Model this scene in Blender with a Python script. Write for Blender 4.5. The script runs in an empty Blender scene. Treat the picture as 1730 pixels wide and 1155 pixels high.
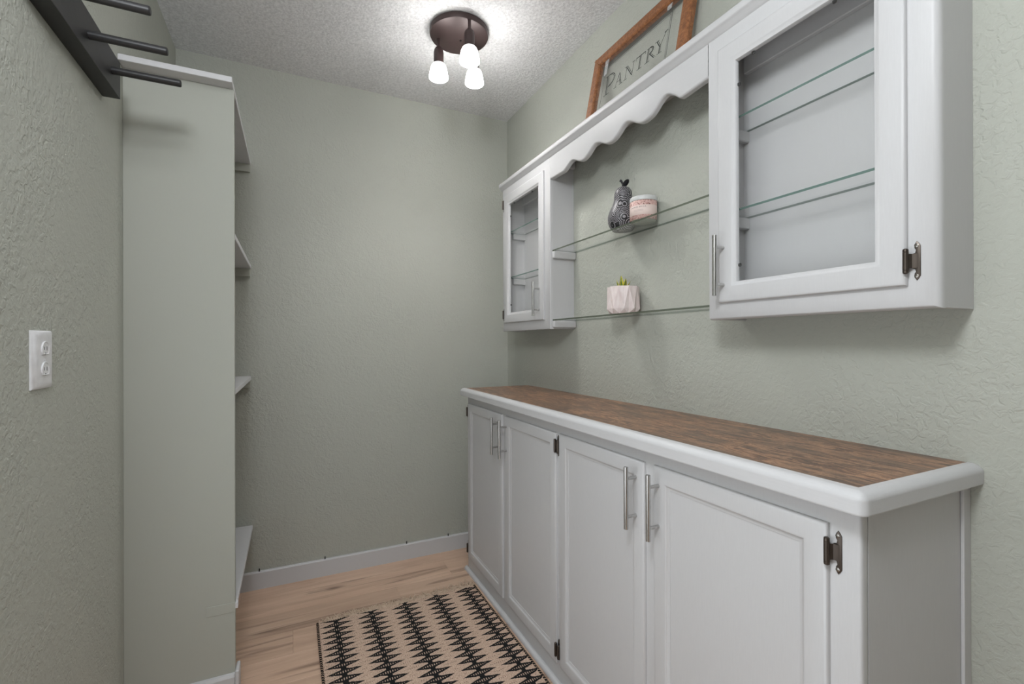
import bpy, bmesh, math, random
from mathutils import Matrix, Vector
random.seed(7)
C = bpy.context.scene.collection
SC = bpy.context.scene

# ------------------------------------------------------------------ camera
CAM_H = 1.1439
cam_data = bpy.data.cameras.new('camera')
cam_data.sensor_width = 36.0
cam_data.lens = 786.12 / 1730 * 36.0
cam_data.clip_start = 0.02
cam = bpy.data.objects.new('camera', cam_data); C.objects.link(cam)
yaw, pitch, roll = math.radians(25.448), math.radians(0.0864), math.radians(-0.1844)
fw = Vector((math.sin(yaw) * math.cos(pitch), math.cos(yaw) * math.cos(pitch), math.sin(pitch)))
rt = Vector((math.cos(yaw), -math.sin(yaw), 0)); up = rt.cross(fw)
rt2 = rt * math.cos(roll) + up * math.sin(roll)
up2 = up * math.cos(roll) - rt * math.sin(roll)
mw = Matrix((rt2, up2, -fw)).transposed().to_4x4()
mw.translation = Vector((0, 0, CAM_H))
cam.matrix_world = mw
SC.camera = cam

# ------------------------------------------------------------------ world, lights, exposure
KEY_W, BACK_W, SHADE_E, BULB_E, SPOT_W, LEFT_FILL_W, EXPO = 40.0, 1.0, 33.0, 33.0, 6.0, 7.0, 0.04
SC.view_settings.view_transform = 'Standard'
SC.view_settings.look = 'None'
SC.view_settings.exposure = EXPO
SC.view_settings.gamma = 1.0
SC.view_settings.use_curve_mapping = False
w = bpy.data.worlds.new('world'); SC.world = w; w.use_nodes = True
w.node_tree.nodes['Background'].inputs[0].default_value = (0.9, 0.95, 1.0, 1)
w.node_tree.nodes['Background'].inputs[1].default_value = 0.2

def area(name, loc, target, size, watt, col=(1, 1, 1)):
    d = bpy.data.lights.new(name, 'AREA'); d.shape = 'DISK'; d.size = size; d.energy = watt; d.color = col
    o = bpy.data.objects.new(name, d); C.objects.link(o); o.location = loc
    o.rotation_euler = (Vector(target) - Vector(loc)).to_track_quat('-Z', 'Y').to_euler()
    return o
kd = bpy.data.lights.new('flash_light', 'POINT'); kd.energy = KEY_W; kd.shadow_soft_size = 0.16; kd.color = (0.97, 1.0, 1.05)
ko = bpy.data.objects.new('flash_light', kd); C.objects.link(ko); ko.location = (-0.17, 0.11, 2.05)
def add_left_fill():  # added fill against the solid left wall, brightens the cabinet fronts; no doorway there
    d = bpy.data.lights.new('left_fill_light', 'AREA'); d.shape = 'RECTANGLE'; d.size = 0.85; d.size_y = 1.3; d.energy = LEFT_FILL_W; d.color = (0.95, 1.0, 1.06)
    o = bpy.data.objects.new('left_fill_light', d); C.objects.link(o); o.location = (-0.445, 0.50, 0.80)
    o.rotation_euler = Vector((1, 0, 0)).to_track_quat('-Z', 'Z').to_euler()
add_left_fill()
area('rear_fill_light', (0.35, -1.9, 2.41), (0.35, -1.5, 0.0), 0.6, BACK_W, (1.0, 1.0, 1.0))  # weak fill lamp added behind the camera, not a known fixture

# ------------------------------------------------------------------ materials
def lin(c):
    return tuple((x / 255 / 12.92) if x / 255 <= 0.04045 else ((x / 255 + 0.055) / 1.055) ** 2.4 for x in c) + (1.0,)

class NT:
    def __init__(s, name):
        s.m = bpy.data.materials.new(name); s.m.use_nodes = True
        s.t = s.m.node_tree; s.n = s.t.nodes; s.b = s.n['Principled BSDF']; s.out = s.n['Material Output']
    def node(s, typ, **kw):
        n = s.n.new(typ)
        for k, v in kw.items(): setattr(n, k, v)
        return n
    def link(s, a, b): s.t.links.new(a, b)
    def setp(s, **kw):
        names = dict(col='Base Color', rough='Roughness', metal='Metallic', spec='Specular IOR Level', trans='Transmission Weight',
                     ior='IOR', alpha='Alpha', ecol='Emission Color', estr='Emission Strength', coat='Coat Weight', sub='Subsurface Weight')
        for k, v in kw.items(): s.b.inputs[names[k]].default_value = v
    def coords(s, scale=(1, 1, 1), kind='Object', loc=(0, 0, 0), rot=(0, 0, 0)):
        tc = s.node('ShaderNodeTexCoord'); mp = s.node('ShaderNodeMapping')
        s.link(tc.outputs[kind], mp.inputs['Vector']); mp.inputs['Scale'].default_value = scale
        mp.inputs['Location'].default_value = loc; mp.inputs['Rotation'].default_value = rot
        return mp.outputs['Vector']
    def noise(s, vec, scale, detail=2, rough=0.5, dist=0.0):
        n = s.node('ShaderNodeTexNoise'); s.link(vec, n.inputs['Vector'])
        n.inputs['Scale'].default_value = scale; n.inputs['Detail'].default_value = detail
        n.inputs['Roughness'].default_value = rough; n.inputs['Distortion'].default_value = dist
        return n.outputs['Fac']
    def ramp(s, fac, stops, interp='LINEAR'):
        r = s.node('ShaderNodeValToRGB'); s.link(fac, r.inputs['Fac']); r.color_ramp.interpolation = interp
        e = r.color_ramp.elements
        while len(e) > 1: e.remove(e[-1])
        e[0].position, e[0].color = stops[0]
        for p, c in stops[1:]:
            x = e.new(p); x.color = c
        return r.outputs['Color']
    def math(s, op, a, b=None, c=None, clamp=False):
        n = s.node('ShaderNodeMath', operation=op); n.use_clamp = clamp
        for i, v in enumerate((a, b, c)):
            if v is None: continue
            if isinstance(v, (int, float)): n.inputs[i].default_value = v
            else: s.link(v, n.inputs[i])
        return n.outputs[0]
    def mix(s, fac, a, b, blend='MIX'):
        n = s.node('ShaderNodeMix', data_type='RGBA', blend_type=blend)
        for i, v in ((0, fac), (6, a), (7, b)):
            if isinstance(v, (int, float)): n.inputs[i].default_value = v
            elif isinstance(v, tuple): n.inputs[i].default_value = v
            else: s.link(v, n.inputs[i])
        return n.outputs[2]
    def bump(s, h, strength=0.5, dist=0.002):
        n = s.node('ShaderNodeBump'); s.link(h, n.inputs['Height'])
        n.inputs['Strength'].default_value = strength; n.inputs['Distance'].default_value = dist
        s.link(n.outputs['Normal'], s.b.inputs['Normal'])

G = lambda v: (v, v, v, 1)

def wall_mat(name, col, textured=True):
    t = NT(name); t.setp(rough=0.62, spec=0.3)
    v = t.coords()
    n1 = t.noise(v, 2.2, 3); c = t.mix(t.math('MULTIPLY', n1, 0.25), col, tuple(x * 0.88 for x in col[:3]) + (1,))
    t.link(c, t.b.inputs['Base Color'])
    if textured:
        a = t.ramp(t.noise(v, 72, 2.5, 0.55, 0.6), [(0.40, G(0)), (0.60, G(1))])
        b = t.noise(v, 190, 2)
        m = t.ramp(t.noise(v, 7, 2), [(0.35, G(0.35)), (0.65, G(1))])
        h = t.math('ADD', t.math('MULTIPLY', a, m), t.math('MULTIPLY', b, 0.25))
        t.bump(h, 0.6, 0.0020)
    else:
        t.bump(t.noise(t.coords((9, 9, 1.2)), 40, 2), 0.15, 0.0006)
    return t.m

WALLC = lin((173, 175, 166))
M_wall = wall_mat('sage_wall_paint', WALLC)
M_wall_smooth = wall_mat('sage_board_paint', WALLC, False)

def ceiling_mat():
    t = NT('popcorn_ceiling'); t.setp(rough=0.85, spec=0.15)
    v = t.coords()
    n = t.noise(v, 95, 3, 0.6); t.link(t.ramp(n, [(0.3, lin((206, 206, 207))), (0.7, lin((234, 234, 235)))]), t.b.inputs['Base Color'])
    t.bump(n, 0.9, 0.005); return t.m
M_ceil = ceiling_mat()

def white_paint(name, col, grain=(14, 14, 1.0), rough=0.42, st=0.12):
    t = NT(name); t.setp(rough=rough, spec=0.4)
    v = t.coords(grain)
    n = t.noise(v, 30, 3, 0.6)
    t.link(t.ramp(n, [(0.25, tuple(x * 0.96 for x in col[:3]) + (1,)), (0.75, col)]), t.b.inputs['Base Color'])
    t.bump(n, st, 0.0008); return t.m
WH = lin((197, 197, 198))
M_white = white_paint('white_cabinet_paint', WH)
M_white_h = white_paint('white_trim_paint', WH, (14, 1.0, 14))
M_white_s = white_paint('white_shelf_paint', lin((205, 205, 207)), (3, 3, 3))

def plain(name, col, rough=0.5, metal=0.0, spec=0.5, bump=None):
    t = NT(name); t.setp(col=col, rough=rough, metal=metal, spec=spec)
    v = t.coords(); n = t.noise(v, bump or 60, 2)
    t.link(t.ramp(n, [(0.3, tuple(x * 0.9 for x in col[:3]) + (1,)), (0.7, col)]), t.b.inputs['Base Color'])
    if bump: t.bump(n, 0.15, 0.001)
    return t.m
M_black = plain('black_painted_wood', lin((38, 38, 39)), 0.45, bump=40)
M_bronze = plain('dark_bronze_metal', lin((62, 48, 47)), 0.42, 0.35)
M_hinge = plain('aged_bronze_hinge', lin((84, 76, 70)), 0.36, 0.8)
M_nail = plain('dark_nail', lin((34, 33, 31)), 0.4, 0.6)
M_screw = plain('steel_screw', lin((150, 146, 140)), 0.25, 0.9)
M_plastic = plain('white_plastic', lin((222, 222, 224)), 0.35)
M_slot = plain('slot_dark', lin((70, 70, 70)), 0.6)
M_hole = plain('dark_clip', lin((45, 45, 44)), 0.5)

def steel_mat():
    t = NT('brushed_steel'); t.setp(col=lin((190, 189, 187)), rough=0.28, metal=1.0)
    n = t.noise(t.coords((300, 300, 4)), 6, 2)
    t.link(t.ramp(n, [(0.3, G(0.2)), (0.7, G(0.36))]), t.b.inputs['Roughness']); return t.m
M_steel = steel_mat()

def wood_mat():
    t = NT('oak_floor_plank'); t.setp(rough=0.45, spec=0.35)
    oi = t.node('ShaderNodeObjectInfo')
    comb = t.node('ShaderNodeCombineXYZ')
    t.link(t.math('MULTIPLY', oi.outputs['Random'], 37.0), comb.inputs['X']); t.link(t.math('MULTIPLY', oi.outputs['Random'], 91.0), comb.inputs['Y'])
    tc = t.node('ShaderNodeTexCoord'); ad = t.node('ShaderNodeVectorMath', operation='ADD')
    t.link(tc.outputs['Object'], ad.inputs[0]); t.link(comb.outputs[0], ad.inputs[1])
    def mp(sc):
        m = t.node('ShaderNodeMapping'); t.link(ad.outputs[0], m.inputs['Vector']); m.inputs['Scale'].default_value = sc; return m.outputs['Vector']
    broad = t.noise(mp((1.1, 9, 1)), 1.6, 3, 0.55, 0.8)
    fine = t.noise(mp((4, 95, 1)), 2.0, 4, 0.6, 0.3)
    streak = t.noise(mp((0.75, 15, 1)), 1.5, 3, 0.55, 0.9)
    col = t.ramp(broad, [(0.25, lin((222, 194, 171))), (0.5, lin((209, 179, 156))), (0.75, lin((188, 158, 136)))])
    col = t.mix(t.math('MULTIPLY', fine, 0.35), col, lin((160, 130, 110)))
    sm = t.ramp(streak, [(0.57, G(0)), (0.72, G(0.8))])
    col = t.mix(sm, col, lin((92, 68, 55)))
    tint = t.math('MULTIPLY_ADD', oi.outputs['Random'], 0.16, 0.92)
    tn = t.node('ShaderNodeCombineXYZ')
    for k in 'XYZ': t.link(tint, tn.inputs[k])
    col = t.mix(1.0, col, tn.outputs[0], 'MULTIPLY')
    t.link(col, t.b.inputs['Base Color']); t.bump(fine, 0.1, 0.0006); return t.m
M_floor = wood_mat()

def counter_mat():
    t = NT('rust_brown_laminate'); t.setp(rough=0.36, spec=0.45)
    v = t.coords((5.0, 1.0, 1), rot=(0, 0, 0.18))
    n = t.noise(v, 9, 7, 0.78, 1.6); n2 = t.noise(t.coords((3, 1, 1)), 5, 3, 0.6, 0.5)
    c = t.ramp(n, [(0.28, lin((58, 48, 43))), (0.41, lin((98, 77, 66))), (0.49, lin((124, 92, 74))), (0.56, lin((178, 136, 104))), (0.62, lin((116, 92, 80))), (0.76, lin((150, 108, 84)))])
    c2 = t.mix(t.ramp(n2, [(0.42, G(0)), (0.62, G(0.6))]), c, lin((88, 78, 70)))
    t.link(c2, t.b.inputs['Base Color'])
    t.bump(n, 0.08, 0.0008); return t.m
M_counter = counter_mat()

def sign_wood():
    t = NT('honey_oak_frame'); t.setp(rough=0.42)
    n = t.noise(t.coords((6, 6, 6)), 14, 4, 0.6, 1.0)
    t.link(t.ramp(n, [(0.3, lin((108, 66, 38))), (0.55, lin((142, 92, 57))), (0.75, lin((166, 114, 74)))]), t.b.inputs['Base Color']); return t.m
M_sign = sign_wood()

def glass_mat(name, tint, gl=1.0, base=0.0, dark=(0.3, 0.3, 0.3, 1)):
    m = bpy.data.materials.new(name); m.use_nodes = True; t = m.node_tree; t.nodes.clear()
    o = t.nodes.new('ShaderNodeOutputMaterial'); tr = t.nodes.new('ShaderNodeBsdfTransparent'); g = t.nodes.new('ShaderNodeBsdfGlossy')
    tr.inputs[0].default_value = tint; g.inputs['Roughness'].default_value = 0.03; g.inputs[0].default_value = (gl, gl, gl, 1)
    lw = t.nodes.new('ShaderNodeLayerWeight'); lw.inputs[0].default_value = 0.5
    pw = t.nodes.new('ShaderNodeMath'); pw.operation = 'POWER'; pw.inputs[1].default_value = 5.0; t.links.new(lw.outputs['Facing'], pw.inputs[0])
    fr = t.nodes.new('ShaderNodeMath'); fr.operation = 'MULTIPLY_ADD'; fr.inputs[1].default_value = 0.55; fr.inputs[2].default_value = 0.022; t.links.new(pw.outputs[0], fr.inputs[0])
    mx = t.nodes.new('ShaderNodeMixShader'); t.links.new(fr.outputs[0], mx.inputs[0]); t.links.new(tr.outputs[0], mx.inputs[1]); t.links.new(g.outputs[0], mx.inputs[2])
    last = mx.outputs[0]
    if base > 0:
        d = t.nodes.new('ShaderNodeBsdfDiffuse'); d.inputs[0].default_value = dark
        m2 = t.nodes.new('ShaderNodeMixShader'); m2.inputs[0].default_value = base
        t.links.new(last, m2.inputs[1]); t.links.new(d.outputs[0], m2.inputs[2]); last = m2.outputs[0]
    t.links.new(last, o.inputs[0]); return m
M_glass = glass_mat('clear_glass', (0.992, 0.994, 0.992, 1))
M_glass_back = glass_mat('glass_back_edge', (0.6, 0.66, 0.63, 1), 0.6, 0.25, lin((90, 100, 92)))
M_glass_edge = glass_mat('green_glass_edge', (0.48, 0.58, 0.54, 1), 0.6, 0.72, lin((92, 118, 110)))
M_open_edge = glass_mat('grey_glass_edge', (0.5, 0.54, 0.48, 1), 0.6, 0.72, lin((92, 98, 86)))
M_tape = glass_mat('clear_tape', (0.9, 0.9, 0.9, 1), 1.0, 0.28, (0.75, 0.75, 0.75, 1))
M_jar = glass_mat('jar_glass', (0.95, 0.97, 0.95, 1), 1.0, 0.06, (0.7, 0.7, 0.7, 1))
M_ink = plain('black_ink', lin((36, 40, 38)), 0.6)
M_ink_thin = plain('grey_ink', lin((92, 96, 92)), 0.6)

def shade_mat():
    t = NT('lit_frosted_shade'); t.setp(col=(0.9, 0.9, 0.88, 1), rough=0.5, ecol=(1.0, 0.985, 0.965, 1), estr=SHADE_E)
    sp = t.node('ShaderNodeSeparateXYZ'); tc = t.node('ShaderNodeTexCoord'); t.link(tc.outputs['Object'], sp.inputs[0])
    f = t.ramp(t.math('MULTIPLY_ADD', sp.outputs['Z'], -1.0 / 0.058, 0.5), [(0.04, G(0.03)), (0.38, G(1.0))])
    t.link(t.math('MULTIPLY', f, SHADE_E), t.b.inputs['Emission Strength'])
    return t.m
M_shade = shade_mat()
def bulb_mat():
    t = NT('lit_bulb'); t.setp(col=(1, 1, 1, 1), ecol=(1.0, 0.985, 0.965, 1), estr=BULB_E); return t.m
M_bulb = bulb_mat()

# ------------------------------------------------------------------ mesh helpers
WPOS = {}
class MB:
    def __init__(s): s.bm = bmesh.new()
    def box(s, x0, x1, y0, y1, z0, z1, bev=0.0, seg=2, mi=0):
        r = bmesh.ops.create_cube(s.bm, size=1.0); vs = r['verts']
        for v in vs:
            v.co = Vector(((x0 + x1) / 2 + v.co.x * (x1 - x0), (y0 + y1) / 2 + v.co.y * (y1 - y0), (z0 + z1) / 2 + v.co.z * (z1 - z0)))
        fs = set(f for v in vs for f in v.link_faces)
        for f in fs: f.material_index = mi
        if bev:
            es = list(set(e for v in vs for e in v.link_edges))
            bmesh.ops.bevel(s.bm, geom=es, offset=bev, segments=seg, profile=0.6, affect='EDGES')
        return s
    def faces(s, vs, fs, mi=0):
        b = [s.bm.verts.new(v) for v in vs]
        for f in fs:
            try:
                x = s.bm.faces.new([b[i] for i in f]); x.material_index = mi
            except ValueError: pass
        return s
    def loft(s, loops, closed=True, cap0=False, cap1=False, mi=0):
        L = [[s.bm.verts.new(p) for p in lp] for lp in loops]; n = len(L[0])
        for a, b in zip(L[:-1], L[1:]):
            for i in range(n if closed else n - 1):
                j = (i + 1) % n
                f = s.bm.faces.new((a[i], a[j], b[j], b[i])); f.material_index = mi
        for flag, lp in ((cap0, L[0]), (cap1, L[-1])):
            if flag:
                f = s.bm.faces.new(lp); f.material_index = mi
        return s
    def lathe(s, prof, cx, cy, cz=0, seg=32, cap=True, mi=0):
        loops = [[(cx + r * math.cos(2 * math.pi * k / seg), cy + r * math.sin(2 * math.pi * k / seg), cz + z) for k in range(seg)] for r, z in prof]
        return s.loft(loops, True, cap, cap, mi)
    def tube(s, pts, r, seg=12, cap=True, mi=0):
        pts = [Vector(p) for p in pts]; rs = r if isinstance(r, (list, tuple)) else [r] * len(pts)
        loops = []; prev = None
        for i, p in enumerate(pts):
            d = (pts[min(i + 1, len(pts) - 1)] - pts[max(i - 1, 0)]).normalized()
            a = prev if prev is not None else (Vector((0, 0, 1)) if abs(d.z) < 0.9 else Vector((1, 0, 0)))
            u = (a - d * a.dot(d)).normalized(); v = d.cross(u); prev = u
            loops.append([p + (u * math.cos(2 * math.pi * k / seg) + v * math.sin(2 * math.pi * k / seg)) * rs[i] for k in range(seg)])
        return s.loft(loops, True, cap, cap, mi)
    def build(s, name, mat, parent=None, smooth=False, auto=None, keep_origin=False):
        bmesh.ops.recalc_face_normals(s.bm, faces=s.bm.faces[:])
        me = bpy.data.meshes.new(name)
        co = [v.co for v in s.bm.verts]
        c = Vector([(min(p[k] for p in co) + max(p[k] for p in co)) / 2 for k in range(3)])
        if keep_origin: c = Vector((0, 0, 0))
        bmesh.ops.translate(s.bm, verts=s.bm.verts[:], vec=-c)
        if auto is not None:
            for f in s.bm.faces: f.smooth = True
            for e in s.bm.edges:
                if len(e.link_faces) == 2 and e.calc_face_angle(0) > math.radians(auto): e.smooth = False
        elif smooth:
            for f in s.bm.faces: f.smooth = True
        s.bm.to_mesh(me); s.bm.free()
        for m in (mat if isinstance(mat, (list, tuple)) else [mat]): me.materials.append(m)
        o = bpy.data.objects.new(name, me); C.objects.link(o); o.location = c; WPOS[o.name] = c.copy()
        if parent is not None:
            o.parent = parent; o.matrix_parent_inverse = Matrix.Translation(-WPOS[parent.name])
        return o

def thing(name, label, cat, loc, group=None):
    o = bpy.data.objects.new(name, None); C.objects.link(o); o.location = loc; o.empty_display_size = 0.05
    WPOS[o.name] = Vector(loc); tag(o, label, cat, group); return o
def tag(o, label, cat, group=None):
    o['label'] = label; o['category'] = cat
    if group: o['group'] = group
    return o
def struct(o, label=None):
    o['kind'] = 'structure'
    if label: o['label'] = label
    return o

# ------------------------------------------------------------------ room shell
XL, XR, YB, YF, H = -0.453, 1.150, 2.476, -2.60, 2.440
struct(MB().box(XL - 0.1, XL, YF - 0.1, YB + 0.1, -0.05, H + 0.1).build('wall_left', M_wall), 'sage green textured wall on the left with outlet and peg rail')
struct(MB().box(XR, XR + 0.1, YF - 0.1, YB + 0.1, -0.05, H + 0.1).build('wall_right', M_wall), 'sage green textured wall behind the white cabinets')
struct(MB().box(XL, XR, YB, YB + 0.1, -0.05, H + 0.1).build('wall_back', M_wall), 'sage green textured wall at the far end')
struct(MB().box(XL, XR, YF - 0.1, YF, -0.05, H + 0.1).build('wall_front', M_wall), 'sage green wall behind the camera')
struct(MB().box(XL, XR, YF, YB, H, H + 0.1).build('ceiling', M_ceil), 'white popcorn textured ceiling')
floor = struct(MB().box(XL, XR, YF, YB, -0.05, -0.008).build('floor', M_floor), 'light brown wood plank floor')
rows = [YB]; y = 2.365
while y > YF: rows.append(y); y -= 0.155
rows.append(YF)
joint_x = {1: 0.445, 2: 0.006}
for i in range(len(rows) - 1):
    y1, y0 = rows[i], rows[i + 1]
    j = joint_x.get(i - 0, None)
    if i == 1: j = 0.72
    if i == 2: j = 0.445
    if i == 3: j = 0.006
    if j is None: j = XL + 0.25 + ((i * 0.537) % 1.1)
    for xa, xb in ((XL, j), (j, XR)):
        MB().box(xa + 0.0003, xb - 0.0003, y0 + 0.0003, y1 - 0.0003, -0.0085, 0.0, 0.0005, 1).build('plank', M_floor, floor)

bb = struct(MB().loft([[(x, YB, 0), (x, YB - 0.012, 0), (x, YB - 0.012, 0.076), (x, YB - 0.009, 0.081), (x, YB, 0.082)] for x in (XL + 0.0, XR)], True, True, True)
            .build('baseboard_back', M_white_h), 'white baseboard along the far wall')
for x in (-0.134, 0.151, 0.553, 0.782):
    MB().tube([(x, YB - 0.0065, 0.078), (x, YB - 0.0065, 0.094)], 0.0026, 8).build('nail', M_nail, bb)

# ------------------------------------------------------------------ shelving unit on the left
su = thing('shelving_unit', 'tall narrow shelves with a sage painted end board and white shelves in the left corner', 'shelf', (-0.309, 2.1, 0))
PX = -0.165
MB().box(XL, PX, 1.758, 1.777, 0, 1.972, 0.001, 1).build('side_panel', M_wall_smooth, su)
for z, ya, xb in ((1.972, 1.712, -0.166), (1.490, 1.777, -0.165), (0.975, 1.777, -0.165), (0.282, 1.777, -0.160)):
    m = MB().box(XL, xb, ya, YB, z, z + 0.018, 0.0012, 1)
    m.build('shelf', M_white_s, su)
for z in (1.972, 1.490, 0.975):
    MB().box(XL + 0.01, -0.168, YB - 0.019, YB, z - 0.036, z, 0.001, 1).build('shelf_cleat', M_wall_smooth, su)
MB().box(-0.245, PX + 0.001, 1.7565, 1.7585, 0.272, 0.303, 0.0006, 1).build('filler_strip', M_wall_smooth, su)
MB().box(PX, -0.157, 1.756, 1.779, 0.282, 0.300, 0.001, 1).build('shelf_tip', M_white_s, su)
MB().loft([[(x, 1.758, 0), (x, 1.746, 0), (x, 1.746, 0.066), (x, 1.750, 0.074), (x, 1.758, 0.076)] for x in (XL, PX - 0.0005)], True, True, True).build('baseboard', M_white_h, su)
MB().box(PX, PX + 0.012, 1.744, 1.800, 0, 0.086, 0.005, 3).build('baseboard_return', M_white_h, su, auto=40)

# ------------------------------------------------------------------ base cabinet
FX = 0.807; DX = 0.798
bc = thing('base_cabinet', 'long low white cabinet with four panelled doors along the right wall', 'cabinet', (0.97, 1.32, 0))
MB().box(FX, FX + 0.02, 0.424, 2.218, 0.0, 0.8795, 0.006, 3).build('face_frame', M_white, bc, auto=40)
MB().box(FX + 0.02, XR - 0.002, 0.4245, 0.442, 0.0, 0.8795).build('end_panel', M_white, bc)
MB().box(FX + 0.02, XR - 0.002, 2.20, 2.2175, 0.0, 0.8795).build('end_panel', M_white, bc)
MB().box(1.124, XR, 0.4185, 0.4245, 0.0, 0.879, 0.002, 2).build('scribe_strip', M_white, bc)
MB().box(FX + 0.02, XR - 0.002, 0.442, 2.20, 0.06, 0.078).build('bottom_panel', M_white, bc)
pf = [(FX, 0.0), (0.7925, 0.0), (0.7925, 0.004), (0.794, 0.010), (0.798, 0.0145), (0.803, 0.0165), (FX, 0.017)]
MB().loft([[(x, y, z) for x, z in pf] for y in (0.424, 2.234)], True, True, True).build('shoe_moulding', M_white_h, bc, auto=50)

def rect_loops(y0, y1, z0, z1, prof):
    return [[(x, y0 + i, z0 + i), (x, y1 - i, z0 + i), (x, y1 - i, z1 - i), (x, y0 + i, z1 - i)] for i, x in prof]

def handle(y, z0, z1, xs, parent, name='door_handle'):
    xb = xs - 0.032
    m = MB().tube([(xb, y, z0), (xb, y, z1)], 0.0058, 16)
    zm = (z0 + z1) / 2; s = (z1 - z0) * 0.31
    for zz in (zm - s, zm + s):
        m.tube([(xb, y, zz), (xs + 0.0005, y, zz)], 0.0043, 12)
    return m.build(name, M_steel, parent, auto=40)

def hinge(y_edge, side, zc, xf, xd, parent):
    """barrel on the door edge, shaped plate on the frame; side = direction (in y) from the door to the frame"""
    m = MB()
    yb = y_edge + side * 0.001
    zr = 0.023
    prof = [(0.0026, -zr), (0.0044, -zr + 0.0015), (0.0046, -zr + 0.006), (0.0040, -zr + 0.0065), (0.0046, -zr + 0.007), (0.0046, zr - 0.007), (0.0040, zr - 0.0065), (0.0046, zr - 0.006), (0.0044, zr - 0.0015), (0.0026, zr)]
    m.lathe(prof, xd - 0.002, yb, zc, 14)
    # shaped plate
    a0, a1 = y_edge + side * 0.006, y_edge + side * 0.019
    outl = [(0.000, 0.0), (0.000, 0.013), (0.005, 0.015), (0.0065, 0.021), (0.004, 0.024), (0.004, 0.030), (0.0075, 0.0355), (0.011, 0.031), (0.013, 0.027), (0.013, 0.0)]
    pts = [(y_edge + side * (0.006 + a), zc + b) for a, b in outl] + [(y_edge + side * (0.006 + a), zc - b) for a, b in reversed(outl[1:-1])]
    m.loft([[(xf, p, q) for p, q in pts], [(xf - 0.0016, p, q) for p, q in pts],
            [(xf - 0.0024, y_edge + side * 0.013 + (p - y_edge - side * 0.013) * 0.8, zc + (q - zc) * 0.95) for p, q in pts]], True, True, True)
    # rounded bridge
    ys = [y_edge + side * t for t in (0.003, 0.008, 0.0125, 0.017)]
    xs = [xd - 0.004, xf - 0.0055, xf - 0.0045, xf - 0.002]
    m.loft([[(x, yy, zc - 0.013) for x, yy in zip(xs, ys)] + [(x + 0.002, yy, zc - 0.013) for x, yy in reversed(list(zip(xs, ys)))],
            [(x, yy, zc + 0.013) for x, yy in zip(xs, ys)] + [(x + 0.002, yy, zc + 0.013) for x, yy in reversed(list(zip(xs, ys)))]], True, True, True)
    ysc = y_edge + side * 0.0135
    for zz in (zc - 0.0275, zc + 0.0275):
        m.tube([(xf - 0.0020, ysc, zz), (xf - 0.0032, ysc, zz), (xf - 0.0038, ysc, zz)], [0.0034, 0.0034, 0.0018], 10, mi=1)
    h = m.build('hinge', [M_hinge, M_screw], parent, auto=35)
    return h

PROF = [(0.0, 0.0095), (0.0, 0.0055), (0.0008, 0.0028), (0.003, 0.0008), (0.007, 0.0), (0.036, 0.0), (0.039, 0.0008), (0.041, 0.003), (0.0425, 0.0045), (0.046, 0.0058), (0.050, 0.0066), (0.0505, 0.0085)]
def panel_door(y0, y1, z0, z1, hy, hinge_side, lab):
    o = MB().loft(rect_loops(y0, y1, z0, z1, [(i, DX + d) for i, d in PROF])).build('door', M_white, bc, auto=45)
    o['label'] = lab
    i = 0.0503
    MB().box(DX + 0.0078, DX + 0.013, y0 + i, y1 - i, z0 + i, z1 - i).build('door_panel', M_white, o)
    handle(hy, 0.6715, 0.8285, DX, o)
    for zc in (0.800, 0.121):
        hinge(y1 if hinge_side > 0 else y0, hinge_side, zc, FX, DX, o)
panel_door(1.781, 2.197, 0.073, 0.843, 1.8145, 1, 'leftmost white cabinet door')
panel_door(1.343, 1.753, 0.073, 0.842, 1.7335, -1, 'second white cabinet door from the left')
panel_door(0.912, 1.323, 0.073, 0.843, 0.941, 1, 'third white cabinet door from the left')
panel_door(0.471, 0.880, 0.073, 0.844, 0.8605, -1, 'white cabinet door nearest the camera')

# ------------------------------------------------------------------ countertop
ct = thing('countertop', 'rust brown laminate countertop with rounded white wooden edging on low cabinet', 'countertop', (0.96, 1.31, 0.882))
MB().box(0.7965, XR, 0.4225, 2.222, 0.884, 0.916).build('laminate_slab', M_counter, ct)
path = [((0.770, 2.222), (-1, 0), (0.797, 2.222))]
cr = 0.016; cxx, cyy = 0.770 + cr, 0.400 + cr
for k in range(9):
    a = math.pi + k / 8 * math.pi / 2
    path.append(((cxx + cr * math.cos(a), cyy + cr * math.sin(a)), (math.cos(a), math.sin(a)), (0.797, 0.4225)))
path.append(((XR - 0.0005, 0.400), (0, -1), (XR - 0.0005, 0.4225)))
eprof = [(0.012, 0.880), (0.003, 0.880), (0.0008, 0.8808), (0.0, 0.883), (0.0, 0.8835), (0.0, 0.9025), (0.0, 0.9035), (0.0007, 0.9068), (0.003, 0.9102), (0.0065, 0.9132), (0.0105, 0.9155), (0.014, 0.9165), (0.015, 0.9167)]
loops = []
for p, n, q in path:
    lp = [(q[0], q[1], 0.880)]
    for d, z in eprof: lp.append((p[0] - n[0] * d, p[1] - n[1] * d, z))
    lp.append((q[0], q[1], 0.9172)); loops.append(lp)
MB().loft(loops, True, True, True).build('edging', M_white_h, ct, auto=40)

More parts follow.
